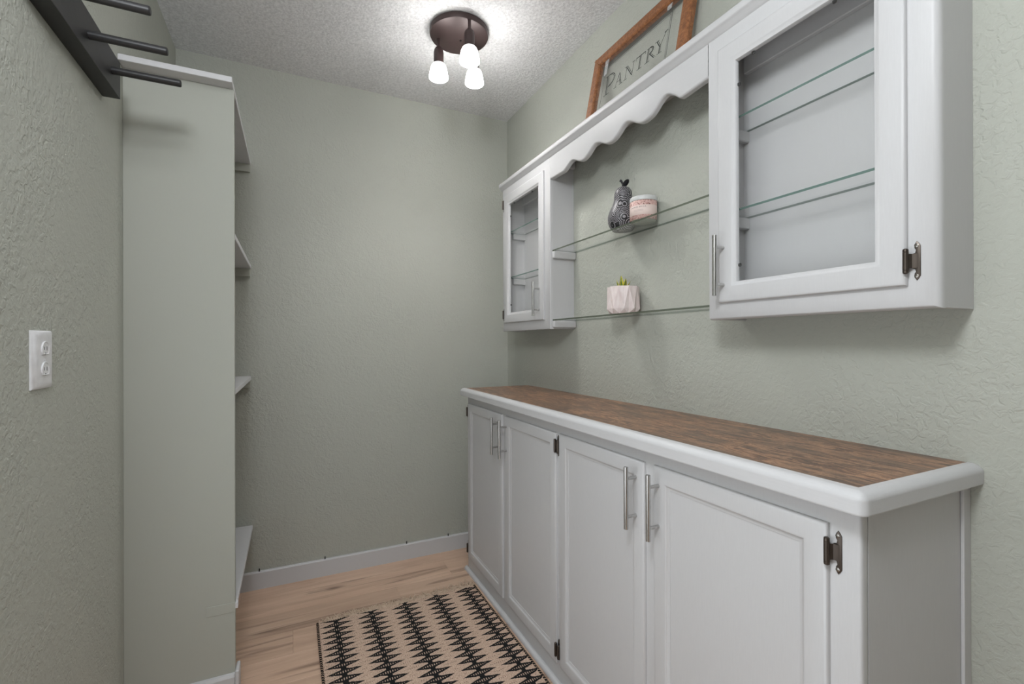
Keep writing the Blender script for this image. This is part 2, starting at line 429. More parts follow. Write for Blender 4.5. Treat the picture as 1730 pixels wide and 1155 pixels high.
# ------------------------------------------------------------------ wall cabinets, valance and crown
UX = 1.026; UD = 1.016; ZB, ZT = 1.203, 1.953
def ring(m, y0, y1, z0, z1, a, xo, xi, rnd):
    # face frame: outer rounded edge, opening inset by a = (ylo, yhi, zlo, zhi)
    out = []
    for i, x in ((0, xi), (0, xo + rnd), (rnd * 0.3, xo + rnd * 0.3), (rnd, xo)):
        out.append([(x, y0 + i, z0 + i * 0.5), (x, y1 - min(i, 0.002), z0 + i * 0.5), (x, y1 - min(i, 0.002), z1), (x, y0 + i, z1)])
    iy0, iy1, iz0, iz1 = y0 + a[0], y1 - a[1], z0 + a[2], z1 - a[3]
    for x in (xo, xi): out.append([(x, iy0, iz0), (x, iy1, iz0), (x, iy1, iz1), (x, iy0, iz1)])
    m.loft(out + [out[0]]); return m
GPROF = [(0.0, 0.0095), (0.0, 0.0055), (0.0008, 0.0028), (0.003, 0.0008), (0.007, 0.0), (0.040, 0.0), (0.042, 0.001), (0.044, 0.0035), (0.051, 0.0050), (0.052, 0.0062), (0.052, 0.0180), (0.040, 0.0185), (0.0, 0.0095)]
def wall_cabinet(y0, y1, label, d, hy, hside, rnd, tag_where):
    wc = thing('wall_cabinet', label, 'cabinet', (1.09, (y0 + y1) / 2, ZB), None)
    ring(MB(), y0, y1, ZB, ZT, (0.055, 0.055, 0.055, 0.055), UX, UX + 0.019, rnd).build('face_frame', M_white, wc, auto=45)
    MB().box(UX + 0.019, XR - 0.0005, y0, y0 + 0.018, ZB + 0.001, ZT).build('side_panel', M_white, wc)
    MB().box(UX + 0.019, XR - 0.0005, y1 - 0.018, y1, ZB + 0.001, ZT).build('side_panel', M_white, wc)
    MB().box(XR - 0.006, XR - 0.001, y0 + 0.018, y1 - 0.018, ZB + 0.02, ZT - 0.018).build('back_panel', M_white, wc)
    MB().box(UX + 0.019, XR - 0.006, y0 + 0.018, y1 - 0.018, ZB + 0.012, ZB + 0.028).build('bottom_panel', M_white, wc)
    MB().box(UX + 0.019, XR - 0.006, y0 + 0.018, y1 - 0.018, ZT - 0.02, ZT - 0.002).build('top_panel', M_white, wc)
    MB().box(XR - 0.022, XR - 0.006, y0 + 0.03, y1 - 0.03, 1.880, ZT - 0.02, 0.002, 1).build('hanging_rail', M_white, wc)
    for zc in (1.723, 1.484):
        for ya, yb in ((y0 + 0.018, y0 + 0.036), (y1 - 0.036, y1 - 0.018)):
            MB().box(UX + 0.045, XR - 0.006, ya, yb, zc - 0.030, zc, 0.002, 1).build('shelf_cleat', M_white, wc)
    dy0, dy1 = d
    z0, z1 = 1.246, 1.912
    dr = MB().loft(rect_loops(dy0, dy1, z0, z1, [(i, UD + e) for i, e in GPROF])).build('door', M_white, wc, auto=45)
    g = 0.0515
    MB().box(UD + 0.0095, UD + 0.0125, dy0 + g, dy1 - g, z0 + g, z1 - g).build('glass_pane', M_glass, dr)
    handle(hy, 1.263, 1.418, UD, dr)
    for zc in (1.290, 1.868): hinge(dy1 if hside > 0 else dy0, hside, zc, UX, UD, dr)
    xg = UD + 0.0160
    for yy, zz in ((dy1 - 0.054, 1.340), (dy1 - 0.054, 1.800), (dy1 - 0.095, z1 - 0.054), (dy0 + 0.13, z1 - 0.054)):
        MB().box(xg - 0.002, xg + 0.004, yy - 0.004, yy + 0.004, zz - 0.004, zz + 0.004, 0.0015, 1).build('glass_clip', M_hole, dr)
    return wc
wr = wall_cabinet(0.413, 0.911, 'near white wall cabinet with one large glass door and black hinge on right wall', (0.459, 0.874), 0.8555, -1, 0.011, 'R')
wl = wall_cabinet(1.766, 2.264, 'far white wall cabinet with glass door by the back corner', (1.812, 2.234), 1.8475, 1, 0.004, 'L')
for wc, ya, yb in ((wl, 1.747, 1.766), (wr, 0.911, 0.930)):
    for z0, z1 in ((1.2095, 1.2395), (1.512, 1.5435), (1.917, 1.953)):
        if wc is wr and z0 < 1.9: continue
        m = MB().box(1.036, XR - 0.001, ya, yb, z0, z1, 0.005, 3)
        m.build('shelf_cleat', M_white, wc, auto=40)

cn = thing('cornice', 'white crown moulding with scalloped valance joining the two wall cabinets', 'cornice', (1.08, 1.34, 1.86))
cp = [(1.0285, 1.951), (1.0245, 1.9535), (1.0205, 1.958), (1.0165, 1.9635), (1.0125, 1.9675), (1.0095, 1.970), (1.009, 1.972), (1.009, 1.986), (1.0105, 1.9885), (1.013, 1.989), (1.032, 1.989), (1.032, 1.9545)]
MB().loft([[(x, y, z) for x, z in cp] for y in (0.402, 2.277)], True, True, True).build('crown_moulding', M_white_h, cn, auto=45)
MB().box(1.0325, XR - 0.001, 0.405, 2.270, 1.9545, 1.972).build('top_board', M_white_h, cn)
vp = [(1.766, 1.8645), (1.70, 1.8635), (1.667, 1.8625), (1.650, 1.865), (1.636, 1.871), (1.620, 1.879), (1.605, 1.884), (1.588, 1.885), (1.575, 1.882), (1.547, 1.868), (1.530, 1.8615), (1.514, 1.860), (1.498, 1.863), (1.480, 1.870), (1.462, 1.881), (1.447, 1.888), (1.432, 1.891), (1.417, 1.889), (1.400, 1.883), (1.383, 1.874), (1.367, 1.866), (1.348, 1.862), (1.330, 1.863), (1.313, 1.868), (1.297, 1.877), (1.283, 1.886), (1.268, 1.893), (1.253, 1.895), (1.240, 1.892), (1.226, 1.885), (1.211, 1.876), (1.197, 1.868), (1.182, 1.862), (1.166, 1.860), (1.150, 1.8615), (1.133, 1.866), (1.120, 1.874), (1.108, 1.883), (1.094, 1.892), (1.078, 1.898), (1.066, 1.898), (1.053, 1.893), (1.040, 1.884), (1.027, 1.875), (1.020, 1.868), (1.014, 1.864), (1.006, 1.8625), (0.97, 1.865), (0.911, 1.869)]
def catmull(P, n=3):
    out = []
    for i in range(len(P) - 1):
        p0 = P[max(i - 1, 0)]; p1 = P[i]; p2 = P[i + 1]; p3 = P[min(i + 2, len(P) - 1)]
        for k in range(n):
            t = k / n
            out.append(tuple(0.5 * ((2 * p1[a]) + (-p0[a] + p2[a]) * t + (2 * p0[a] - 5 * p1[a] + 4 * p2[a] - p3[a]) * t * t + (-p0[a] + 3 * p1[a] - 3 * p2[a] + p3[a]) * t ** 3) for a in (0, 1)))
    return out + [P[-1]]
vc = catmull(vp, 2)
def offs(P, d):
    out = []
    for i, p in enumerate(P):
        a = P[max(i - 1, 0)]; b = P[min(i + 1, len(P) - 1)]
        t = Vector((b[0] - a[0], b[1] - a[1])).normalized(); n = Vector((-t.y, t.x))
        if n.y > 0: n = -n
        q = (p[0] + n.x * d, p[1] + n.y * d)
        if i in (0, len(P) - 1): q = (p[0], p[1] - d)
        out.append(q)
    return out
m = MB(); Lp = []
for x, d in ((UX + 0.0003, 0.0), (UX + 0.0012, 0.0032), (UX + 0.0035, 0.0055), (UX + 0.007, 0.0065), (UX + 0.019, 0.0065)):
    Lp.append([(x, p, q) for p, q in offs(vc, d)])
m.loft(Lp, False)
for lp, x in ((Lp[0], UX + 0.0003), (Lp[-1], UX + 0.019)):
    top = [(x, p[1], 1.953) for p in lp]; m.loft([lp, top], False)
bmesh.ops.remove_doubles(m.bm, verts=m.bm.verts[:], dist=1e-5)
m.build('scalloped_valance', M_white_h, cn, auto=50)

# ------------------------------------------------------------------ glass shelves
def glass_shelf(x0, x1, y0, y1, z, label, group=None, t=0.0055, edge=None):
    m = MB().box(x0, x1, y0, y1, z, z + t)
    for f in m.bm.faces:
        if abs(f.normal.z) < 0.5: f.material_index = 2 if f.normal.x > 0.5 else 1
    o = m.build('glass_shelf', [M_glass, edge or M_glass_edge, M_glass_back]); tag(o, label, 'shelf', group); return o
glass_shelf(1.038, XR - 0.002, 0.912, 1.765, 1.5437, 'open glass shelf with pear ornament and candle under the valance', 'glass shelves', 0.006, M_open_edge)
glass_shelf(1.038, XR - 0.002, 0.912, 1.765, 1.2397, 'lowest open glass shelf carrying the pink planter', 'glass shelves', 0.006, M_open_edge)
for nm, y0, y1 in (('near', 0.432, 0.892), ('far', 1.785, 2.245)):
    for z, wd in ((1.7232, 'upper'), (1.4842, 'lower')):
        glass_shelf(1.049, XR - 0.007, y0, y1, z, '%s empty glass shelf inside the %s wall cabinet' % (wd, nm), 'glass shelves')

# ------------------------------------------------------------------ framed sign leaning on the cornice
sg = thing('framed_sign', 'honey oak framed glass pantry sign leaning on the wall above the valance', 'sign', (1.07, 1.30, 1.972))
aS = math.atan(0.2); upS = Vector((math.sin(aS), 0, math.cos(aS))); nS = Vector((math.cos(aS), 0, -math.sin(aS)))
P0 = Vector((1.119, 1.56, 2.288)); SW, SH, FW, FT = 0.525, 0.3185, 0.042, 0.022
def SP(s, t, o): return P0 + Vector((0, -s, 0)) + upS * t + nS * o
def rail(q, name='frame_rail'):
    # q: 4 corners (s,t) with mitred ends; bevelled moulding
    cs = sum(p[0] for p in q) / 4; ctt = sum(p[1] for p in q) / 4
    def ins(p, f): return (cs + (p[0] - cs) * (1 if abs(q[0][0] - q[1][0]) > 0.2 else f), ctt + (p[1] - ctt) * (f if abs(q[0][0] - q[1][0]) > 0.2 else 1))
    lo = [[SP(*p, FT) for p in q], [SP(*p, 0.006) for p in q], [SP(*ins(p, 0.82), 0.001) for p in q], [SP(*ins(p, 0.6), 0.0) for p in q]]
    MB().loft(lo, True, True, True).build(name, M_sign, sg)
rail([(0, 0), (SW, 0), (SW - FW, -FW), (FW, -FW)])
rail([(FW, -SH + FW), (SW - FW, -SH + FW), (SW, -SH), (0, -SH)])
rail([(0, 0), (FW, -FW), (FW, -SH + FW), (0, -SH)])
rail([(SW - FW, -FW), (SW, 0), (SW, -SH), (SW - FW, -SH + FW)])
e = FW - 0.004
MB().faces([SP(e, -e, 0.0075), SP(SW - e, -e, 0.0075), SP(SW - e, -SH + e, 0.0075), SP(e, -SH + e, 0.0075), SP(e, -e, 0.0105), SP(SW - e, -e, 0.0105), SP(SW - e, -SH + e, 0.0105), SP(e, -SH + e, 0.0105)],
           [(0, 1, 2, 3), (4, 5, 6, 7), (0, 1, 5, 4), (1, 2, 6, 5), (2, 3, 7, 6), (3, 0, 4, 7)]).build('glass_pane', M_glass, sg)
def stroke(m, pts, wd, off=0.0070):
    for a, b in zip(pts[:-1], pts[1:]):
        a = Vector(a); b = Vector(b); d = (b - a).normalized(); n = Vector((-d.y, d.x)) * wd / 2; a2 = a - d * wd * 0.3; b2 = b + d * wd * 0.3
        m.faces([SP(*(a2 + n), off), SP(*(b2 + n), off), SP(*(b2 - n), off), SP(*(a2 - n), off),
                 SP(*(a2 + n), off + 0.0004), SP(*(b2 + n), off + 0.0004), SP(*(b2 - n), off + 0.0004), SP(*(a2 - n), off + 0.0004)],
                [(0, 1, 2, 3), (4, 5, 6, 7), (0, 1, 5, 4), (1, 2, 6, 5), (2, 3, 7, 6), (3, 0, 4, 7)])
TH, TN = 0.0030, 0.0015
def arc(cx, cy, rx, ry, a0, a1, n=10): return [(cx + rx * math.cos(a0 + (a1 - a0) * k / n), cy + ry * math.sin(a0 + (a1 - a0) * k / n)) for k in range(n + 1)]
B, CT, PT = -0.205, -0.154, -0.126
h = math.pi / 2
letters = {
 'P': [([(0.114, B), (0.109, PT)], TH), ([(0.120, B), (0.115, PT)], TN), ([(0.100, B), (0.134, B)], TN), ([(0.097, PT), (0.125, PT)], TN),
       (arc(0.124, -0.1505, 0.034, 0.0245, h, -h), TH), (arc(0.124, -0.1505, 0.028, 0.0215, h, -h), TN), ([(0.125, -0.175), (0.117, -0.175)], TN)],
 'A': [([(0.171, B), (0.188, CT)], TN), ([(0.188, CT), (0.206, B)], TH), ([(0.184, CT - 0.008), (0.200, B)], TN), ([(0.178, -0.187), (0.199, -0.187)], TN), ([(0.164, B), (0.180, B)], TN), ([(0.194, B), (0.214, B)], TN)],
 'N': [([(0.228, B), (0.228, CT)], TN), ([(0.226, CT), (0.264, B)], TH), ([(0.233, CT), (0.266, B + 0.006)], TN), ([(0.266, B), (0.266, CT)], TN), ([(0.220, B), (0.237, B)], TN), ([(0.219, CT), (0.234, CT)], TN), ([(0.258, CT), (0.273, CT)], TN)],
 'T': [([(0.300, B), (0.300, CT)], TH), ([(0.305, B), (0.305, CT)], TN), ([(0.280, CT), (0.326, CT)], TH), ([(0.280, CT), (0.279, CT - 0.009)], TN), ([(0.326, CT), (0.327, CT - 0.009)], TN), ([(0.291, B), (0.315, B)], TN)],
 'R': [([(0.340, B), (0.340, CT)], TH), ([(0.345, B), (0.345, CT)], TN), ([(0.331, B), (0.353, B)], TN), ([(0.333, CT), (0.348, CT)], TN), (arc(0.349, -0.1665, 0.017, 0.0125, h, -h), TH), (arc(0.349, -0.1665, 0.0125, 0.010, h, -h), TN),
       ([(0.350, -0.179), (0.374, B)], TH), ([(0.356, -0.180), (0.380, B)], TN)],
 'Y': [([(0.380, CT), (0.398, -0.182)], TH), ([(0.386, CT), (0.402, -0.180)], TN), ([(0.399, -0.182), (0.420, -0.140)], TN), ([(0.414, -0.141), (0.426, -0.139)], TH), ([(0.397, -0.182), (0.397, B)], TH), ([(0.402, -0.182), (0.402, B)], TN), ([(0.389, B), (0.410, B)], TN), ([(0.373, CT), (0.391, CT)], TN)],
}
for k, st in letters.items():
    m = MB()
    for pts, wd in st: stroke(m, pts, wd)
    o = m.build('letter', M_ink, sg); o['label'] = 'dark letter %s' % k
m = MB(); stroke(m, [(0.086, -0.081), (0.436, -0.081)], 0.0018); stroke(m, [(0.436, -0.081), (0.436, -0.250)], 0.0022); stroke(m, [(0.086, -0.081), (0.086, -0.250)], 0.0012); stroke(m, [(0.086, -0.250), (0.436, -0.250)], 0.0018)
stroke(m, [(0.092, -0.087), (0.430, -0.087)], 0.0009); stroke(m, [(0.430, -0.087), (0.430, -0.244)], 0.0009)
m.build('printed_border', M_ink_thin, sg)
def quadp(name, c, mat, off):
    MB().faces([SP(*p, off) for p in c] + [SP(*p, off + 0.0005) for p in c], [(0, 1, 2, 3), (4, 5, 6, 7), (0, 1, 5, 4), (1, 2, 6, 5), (2, 3, 7, 6), (3, 0, 4, 7)]).build(name, mat, sg)
quadp('tape', [(0.076, -0.044), (0.100, -0.046), (0.098, -0.108), (0.080, -0.112)], M_tape, 0.0062)
quadp('tape', [(0.408, -0.046), (0.430, -0.046), (0.428, -0.066), (0.409, -0.064)], M_tape, 0.0062)

# ------------------------------------------------------------------ pear ornament
def pear_mat():
    t = NT('black_carved_swirls'); t.setp(rough=0.4, spec=0.5)
    v = t.coords()
    vo = t.node('ShaderNodeTexVoronoi', feature='F1'); t.link(v, vo.inputs['Vector']); vo.inputs['Scale'].default_value = 21
    ri = t.math('SINE', t.math('MULTIPLY', vo.outputs['Distance'], 64.0))
    lines = t.ramp(ri, [(0.15, G(0)), (0.6, G(1))])
    gaps = t.noise(v, 420, 1)
    lm = t.math('MULTIPLY', lines, t.ramp(gaps, [(0.3, G(0.35)), (0.6, G(1))]))
    t.link(t.mix(lm, lin((30, 29, 32)), lin((172, 169, 173))), t.b.inputs['Base Color']); t.bump(lines, 0.3, 0.001); return t.m
pe = thing('pear_ornament', 'black and silver carved pear ornament with leaf beside the candle', 'ornament', (1.098, 1.362, 1.5497))
pp = [(0.0, 0.0), (0.030, 0.0), (0.037, 0.003), (0.046, 0.016), (0.0525, 0.034), (0.0535, 0.050), (0.050, 0.066), (0.043, 0.082), (0.0365, 0.096), (0.033, 0.110), (0.0325, 0.124), (0.031, 0.138), (0.026, 0.150), (0.018, 0.157), (0.009, 0.160), (0.0, 0.159)]
pp = catmull(pp, 3)
PC = (1.097, 1.362); PZ = 1.5497
loops = []
for r, z in pp:
    sh = -0.006 * (max(z, 0) / 0.16) ** 1.5
    loops.append([(PC[0] + max(r, 0.0002) * math.cos(2 * math.pi * k / 40), PC[1] + sh + max(r, 0.0002) * math.sin(2 * math.pi * k / 40), PZ + z) for k in range(40)])
MB().loft(loops, True, True, True).build('pear_body', pear_mat(), pe, smooth=True)
M_pdark = plain('dark_pewter', lin((52, 50, 54)), 0.35, 0.4)
py = PC[1] - 0.006
MB().tube([(PC[0], py, PZ + 0.157), (PC[0] - 0.001, py + 0.001, PZ + 0.170), (PC[0] - 0.004, py + 0.006, PZ + 0.182), (PC[0] - 0.006, py + 0.010, PZ + 0.186)], [0.005, 0.004, 0.004, 0.005], 10).build('pear_stem', M_pdark, pe, smooth=True)
m = MB()
N = 8
Lf = []
WD = Vector((0.77, -0.43, -0.46)).normalized(); ND = Vector((-0.6, -0.78, -0.2)).normalized()
for k in range(N + 1):
    t = k / N; wdt = 0.0085 * (4 * (t * 0.92 + 0.04) * (1 - t * 0.92 - 0.04)) ** 0.7 + 0.0006 * (1 - t)
    c0 = Vector((PC[0] - 0.003 * t, py - 0.002 - 0.030 * t, PZ + 0.160 + 0.024 * t - 0.006 * t * t))
    Lf.append([c0 + WD * wdt, c0 + ND * 0.0012 - ND * 0.003 * (wdt / 0.0085), c0 - WD * wdt, c0 - ND * 0.0014 - ND * 0.003 * (wdt / 0.0085)])
m.loft(Lf, True, True, True).build('pear_leaf', M_pdark, pe, smooth=True)

# ------------------------------------------------------------------ candle jar
def label_mat():
    t = NT('pink_floral_label'); t.setp(rough=0.55)
    v = t.coords()
    sx = t.node('ShaderNodeSeparateXYZ'); t.link(v, sx.inputs[0])
    z = sx.outputs['Z']
    band = t.math('GREATER_THAN', t.math('ABSOLUTE', t.math('ADD', z, 0.001)), 0.0165)
    fl = t.noise(v, 130, 3, 0.6, 0.8); fl2 = t.noise(v, 240, 2, 0.5)
    floral = t.ramp(fl, [(0.36, lin((128, 92, 86))), (0.44, lin((196, 150, 142))), (0.55, lin((222, 196, 188))), (0.64, lin((200, 140, 136))), (0.72, lin((150, 128, 110)))])
    plainc = t.mix(t.math('MULTIPLY', fl2, 0.2), lin((222, 203, 196)), lin((206, 186, 180)))
    t.link(t.mix(band, plainc, floral), t.b.inputs['Base Color']); return t.m
cd = thing('candle_jar', 'round candle jar with pink floral label right of the pear ornament', 'candle', (1.1, 1.254, 1.5497))
CC = (1.0995, 1.252); CZ = 1.5497; CR = 0.0455
MB().lathe([(0.0, 0.0005), (CR - 0.006, 0.0005), (CR - 0.002, 0.002), (CR, 0.006), (CR, 0.083), (CR - 0.002, 0.088), (CR - 0.004, 0.0885), (CR - 0.0045, 0.084), (CR - 0.0045, 0.008), (0.0, 0.0075)], CC[0], CC[1], CZ, 48).build('jar', M_jar, cd, smooth=True)
M_wax = plain('cream_wax', lin((214, 216, 200)), 0.5)
MB().lathe([(0.0, 0.009), (CR - 0.005, 0.009), (CR - 0.005, 0.070), (0.0, 0.070)], CC[0], CC[1], CZ, 40).build('wax', M_wax, cd, auto=40)
M_lid = plain('frosted_white_rim', lin((205, 206, 205)), 0.35)
MB().lathe([(CR + 0.0004, 0.074), (CR + 0.0008, 0.075), (CR + 0.0008, 0.087), (CR - 0.001, 0.0895), (0.0, 0.0895), (0.0, 0.0887), (CR - 0.0035, 0.0887)], CC[0], CC[1], CZ, 48, cap=False).build('rim_band', M_lid, cd, smooth=True)
seg = 40; A0, A1 = math.radians(95), math.radians(300)
lbl = [[(CC[0] + (CR + d) * math.cos(A0 + (A1 - A0) * k / seg), CC[1] + (CR + d) * math.sin(A0 + (A1 - A0) * k / seg), CZ + z) for k in range(seg + 1)] for d, z in ((0.0003, 0.009), (0.0008, 0.009), (0.0008, 0.073), (0.0003, 0.073))]
lo = MB().loft(lbl, False).build('label', label_mat(), cd, smooth=True)
cu = bpy.data.curves.new('label_text', 'FONT'); cu.body = 'JASMIN BELLA'; cu.size = 0.0066; cu.space_character = 1.35; cu.align_x = 'CENTER'
to = bpy.data.objects.new('label_text_tmp', cu); C.objects.link(to)
bpy.context.view_layer.update()
tm = bpy.data.meshes.new_from_object(to.evaluated_get(bpy.context.evaluated_depsgraph_get())); bpy.data.objects.remove(to)
bmt = bmesh.new(); bmt.from_mesh(tm); bpy.data.meshes.remove(tm)
a_mid = math.radians(205)
for v in bmt.verts:
    a = a_mid + v.co.x / CR
    v.co = Vector((CC[0] + (CR + 0.0012) * math.cos(a), CC[1] + (CR + 0.0012) * math.sin(a), CZ + 0.048 + v.co.y))
m = MB(); m.bm.free(); m.bm = bmt
m.build('label_lettering', plain('brown_ink', lin((96, 74, 72)), 0.6), lo)
m = MB()
for r_, zz in ((0, 0.040), (1, 0.0365)):
    for k in range(9):
        a = a_mid - 0.34 + k * 0.085
        pts = [(a, zz), (a + 0.055, zz), (a + 0.055, zz + 0.0011), (a, zz + 0.0011)]
        m.faces([(CC[0] + (CR + 0.0011) * math.cos(p), CC[1] + (CR + 0.0011) * math.sin(p), CZ + q) for p, q in pts], [(0, 1, 2, 3)])
m.build('fine_print', plain('pale_ink', lin((168, 150, 146)), 0.6), lo)

# ------------------------------------------------------------------ potted succulent
ps = thing('potted_succulent', 'small green and yellow succulent in a faceted pale pink planter on the lowest glass shelf', 'plant', (1.088, 1.347, 1.2457))
QX, QY, QZ = 1.087, 1.347, 1.2457
def pot_mat():
    t = NT('pale_pink_ceramic'); t.setp(rough=0.45)
    n = t.noise(t.coords((1, 1, 0.3)), 90, 3); t.link(t.ramp(n, [(0.3, lin((214, 198, 196))), (0.7, lin((230, 219, 216)))]), t.b.inputs['Base Color']); return t.m
K = 10; rt_, rm, rb = 0.0565, 0.0605, 0.047; m = MB()
top = [(QX + rt_ * math.cos(2 * math.pi * k / K), QY + rt_ * math.sin(2 * math.pi * k / K), QZ + 0.098) for k in range(K)]
mid = [(QX + rm * math.cos(2 * math.pi * (k + 0.5) / K), QY + rm * math.sin(2 * math.pi * (k + 0.5) / K), QZ + 0.018) for k in range(K)]
bot = [(QX + rb * math.cos(2 * math.pi * k / K), QY + rb * math.sin(2 * math.pi * k / K), QZ) for k in range(K)]
inn = [(QX + (rt_ - 0.006) * math.cos(2 * math.pi * k / K), QY + (rt_ - 0.006) * math.sin(2 * math.pi * k / K), QZ + 0.098) for k in range(K)]
ind = [(QX + (rt_ - 0.008) * math.cos(2 * math.pi * k / K), QY + (rt_ - 0.008) * math.sin(2 * math.pi * k / K), QZ + 0.080) for k in range(K)]
vs = top + mid + bot + inn + ind; fs = []
# extra vertical creases: ridge points between the top vertices, set inwards
rid = [(QX + (rt_ - 0.004) * math.cos(2 * math.pi * (k + 0.5) / K), QY + (rt_ - 0.004) * math.sin(2 * math.pi * (k + 0.5) / K), QZ + 0.0965) for k in range(K)]
low = [(QX + (rm - 0.008) * math.cos(2 * math.pi * k / K), QY + (rm - 0.008) * math.sin(2 * math.pi * k / K), QZ + 0.020) for k in range(K)]
vs += rid + low
for k in range(K):
    j = (k + 1) % K; T, Mi, Bo, I, D, Rr, Lw = (lambda a: a), (lambda a: K + a), (lambda a: 2 * K + a), (lambda a: 3 * K + a), (lambda a: 4 * K + a), (lambda a: 5 * K + a), (lambda a: 6 * K + a)
    fs += [(T(k), Rr(k), Mi(k)), (Rr(k), T(j), Mi(k)), (T(k), Mi(k), Lw(k)), (T(k), Lw(k), Mi((k - 1) % K)), (Lw(k), Mi(k), Bo(k)), (Lw(k), Bo(k), Mi((k - 1) % K)), (Mi(k), Bo(j), Bo(k)),
           (T(k), I(k), Rr(k)), (I(k), I(j), Rr(k)), (Rr(k), I(j), T(j)), (I(k), D(k), D(j), I(j))]
fs += [tuple(2 * K + k for k in range(K))]
m.faces(vs, fs).build('pot', pot_mat(), ps)
M_soil = plain('dark_soil', lin((62, 52, 44)), 0.9, bump=200)
MB().lathe([(0.0, 0.084), (0.046, 0.084), (0.046, 0.081), (0.0, 0.081)], QX, QY, QZ, 20).build('soil', M_soil, ps)
def leaf_mat():
    t = NT('variegated_leaf'); t.setp(rough=0.4)
    at = t.node('ShaderNodeAttribute', attribute_name='rim'); n = t.noise(t.coords((1, 1, 1)), 160, 2)
    e_ = t.ramp(at.outputs['Fac'], [(0.5, G(0)), (0.72, G(1))])
    g = t.ramp(n, [(0.35, lin((34, 72, 34))), (0.65, lin((92, 134, 78)))])
    t.link(t.mix(e_, g, lin((206, 192, 46))), t.b.inputs['Base Color']); return t.m
M_leaf = leaf_mat()
specs = [(-0.040, 0.3, 0.020, 0.62, 0.011), (0.2, 1.9, 0.030, 0.55, 0.012), (0.0, 3.3, 0.040, 0.10, 0.016), (0, 4.4, 0.034, 0.45, 0.012), (0, 5.3, 0.030, 0.55, 0.011), (0, 2.6, 0.034, 0.42, 0.013), (0, 1.1, 0.026, 0.60, 0.011), (0, 4.0, 0.024, 0.75, 0.010)]
for _, az, hh, tilt, wd in specs:
    hh *= 1.45
    d = Vector((math.cos(az), math.sin(az), 0)); side = Vector((-math.sin(az), math.cos(az), 0))
    m = MB(); Lf = []; rims = []
    for k in range(7):
        t = k / 6; wv = wd * (1 - t) ** 0.75 * (0.75 + 0.5 * t) + 0.0004
        c0 = Vector((QX, QY, QZ + 0.081)) + d * (0.005 + hh * math.sin(tilt) * t) + Vector((0, 0, hh * math.cos(tilt) * t))
        th = 0.0035 * (1 - t) + 0.0004
        Lf.append([c0 + side * wv, c0 + side * wv * 0.55 - d * th, c0 - d * th * 1.3, c0 - side * wv * 0.55 - d * th, c0 - side * wv, c0 + d * th])
    m.loft(Lf, True, True, True)
    o = m.build('leaf', M_leaf, ps, smooth=True)
    at = o.data.attributes.new('rim', 'FLOAT', 'POINT')
    for i in range(len(o.data.vertices)): at.data[i].value = (1.0, 0.25, 0.0, 0.25, 1.0, 0.4)[i % 6]

# ------------------------------------------------------------------ ceiling light
cl = thing('ceiling_light', 'round dark bronze ceiling light with three lit frosted shades', 'lamp', (0.636, 1.838, 2.44))
LX, LY = 0.636, 1.838
MB().lathe([(0.0, H), (0.117, H), (0.1205, H - 0.003), (0.1215, H - 0.018), (0.119, H - 0.024), (0.113, H - 0.0255), (0.0, H - 0.0255)], LX, LY, 0, 56).build('ceiling_plate', M_bronze, cl, auto=35)
MB().lathe([(0.0, -0.030), (0.003, -0.030), (0.0045, -0.0275), (0.0045, -0.0254), (0.0, -0.0254)], LX + 0.012, LY + 0.018, H, 12).build('screw', M_nail, cl)
spots = ((0.562, 1.886), (0.640, 1.727), (0.712, 1.862))
for sx, sy in spots:
    st = MB().tube([(sx, sy, H - 0.025), (sx, sy, 2.372)], 0.0062, 14).build('stem', M_bronze, cl, auto=40)
    sk = MB().lathe([(0.0, 2.381), (0.006, 2.381), (0.013, 2.377), (0.0185, 2.368), (0.0205, 2.357), (0.0205, 2.306), (0.0, 2.306)], sx, sy, 0, 24).build('socket', M_bronze, cl, auto=40)
    sh = MB().lathe([(0.0205, 2.310), (0.0240, 2.3085), (0.0285, 2.303), (0.0325, 2.293), (0.0355, 2.279), (0.0385, 2.262), (0.0398, 2.254), (0.0390, 2.250), (0.0365, 2.251), (0.0350, 2.262), (0.0315, 2.283), (0.0260, 2.300), (0.0195, 2.306)], sx, sy, 0, 28, cap=False).build('shade', M_shade, cl, smooth=True)
    MB().lathe([(0.0, 2.2535), (0.012, 2.2545), (0.021, 2.259), (0.024, 2.268), (0.019, 2.284), (0.012, 2.300), (0.0, 2.300)], sx, sy, 0, 20).build('bulb', M_bulb, sh, smooth=True)
    sd = bpy.data.lights.new('bulb_light', 'SPOT'); sd.energy = SPOT_W; sd.spot_size = math.radians(138); sd.spot_blend = 1.0; sd.shadow_soft_size = 0.03; sd.color = (1.0, 0.99, 0.97)
    so = bpy.data.objects.new('bulb_light', sd); C.objects.link(so); so.location = (sx, sy, 2.238)

# ------------------------------------------------------------------ coat rack
rk = thing('coat_rack', 'black wooden peg rail high on the left wall', 'coat rack', (-0.434, 1.377, 1.805))
MB().box(XL, -0.415, 1.155, 1.594, 1.806, 1.904, 0.002, 2).build('rail_board', M_black, rk)
for y in (1.528, 1.375, 1.222):
    MB().tube([(-0.416, y, 1.851), (-0.270, y, 1.851), (-0.2685, y, 1.851), (-0.267, y, 1.851)], [0.0095, 0.0095, 0.009, 0.0075], 18).build('peg', M_black, rk, auto=40)

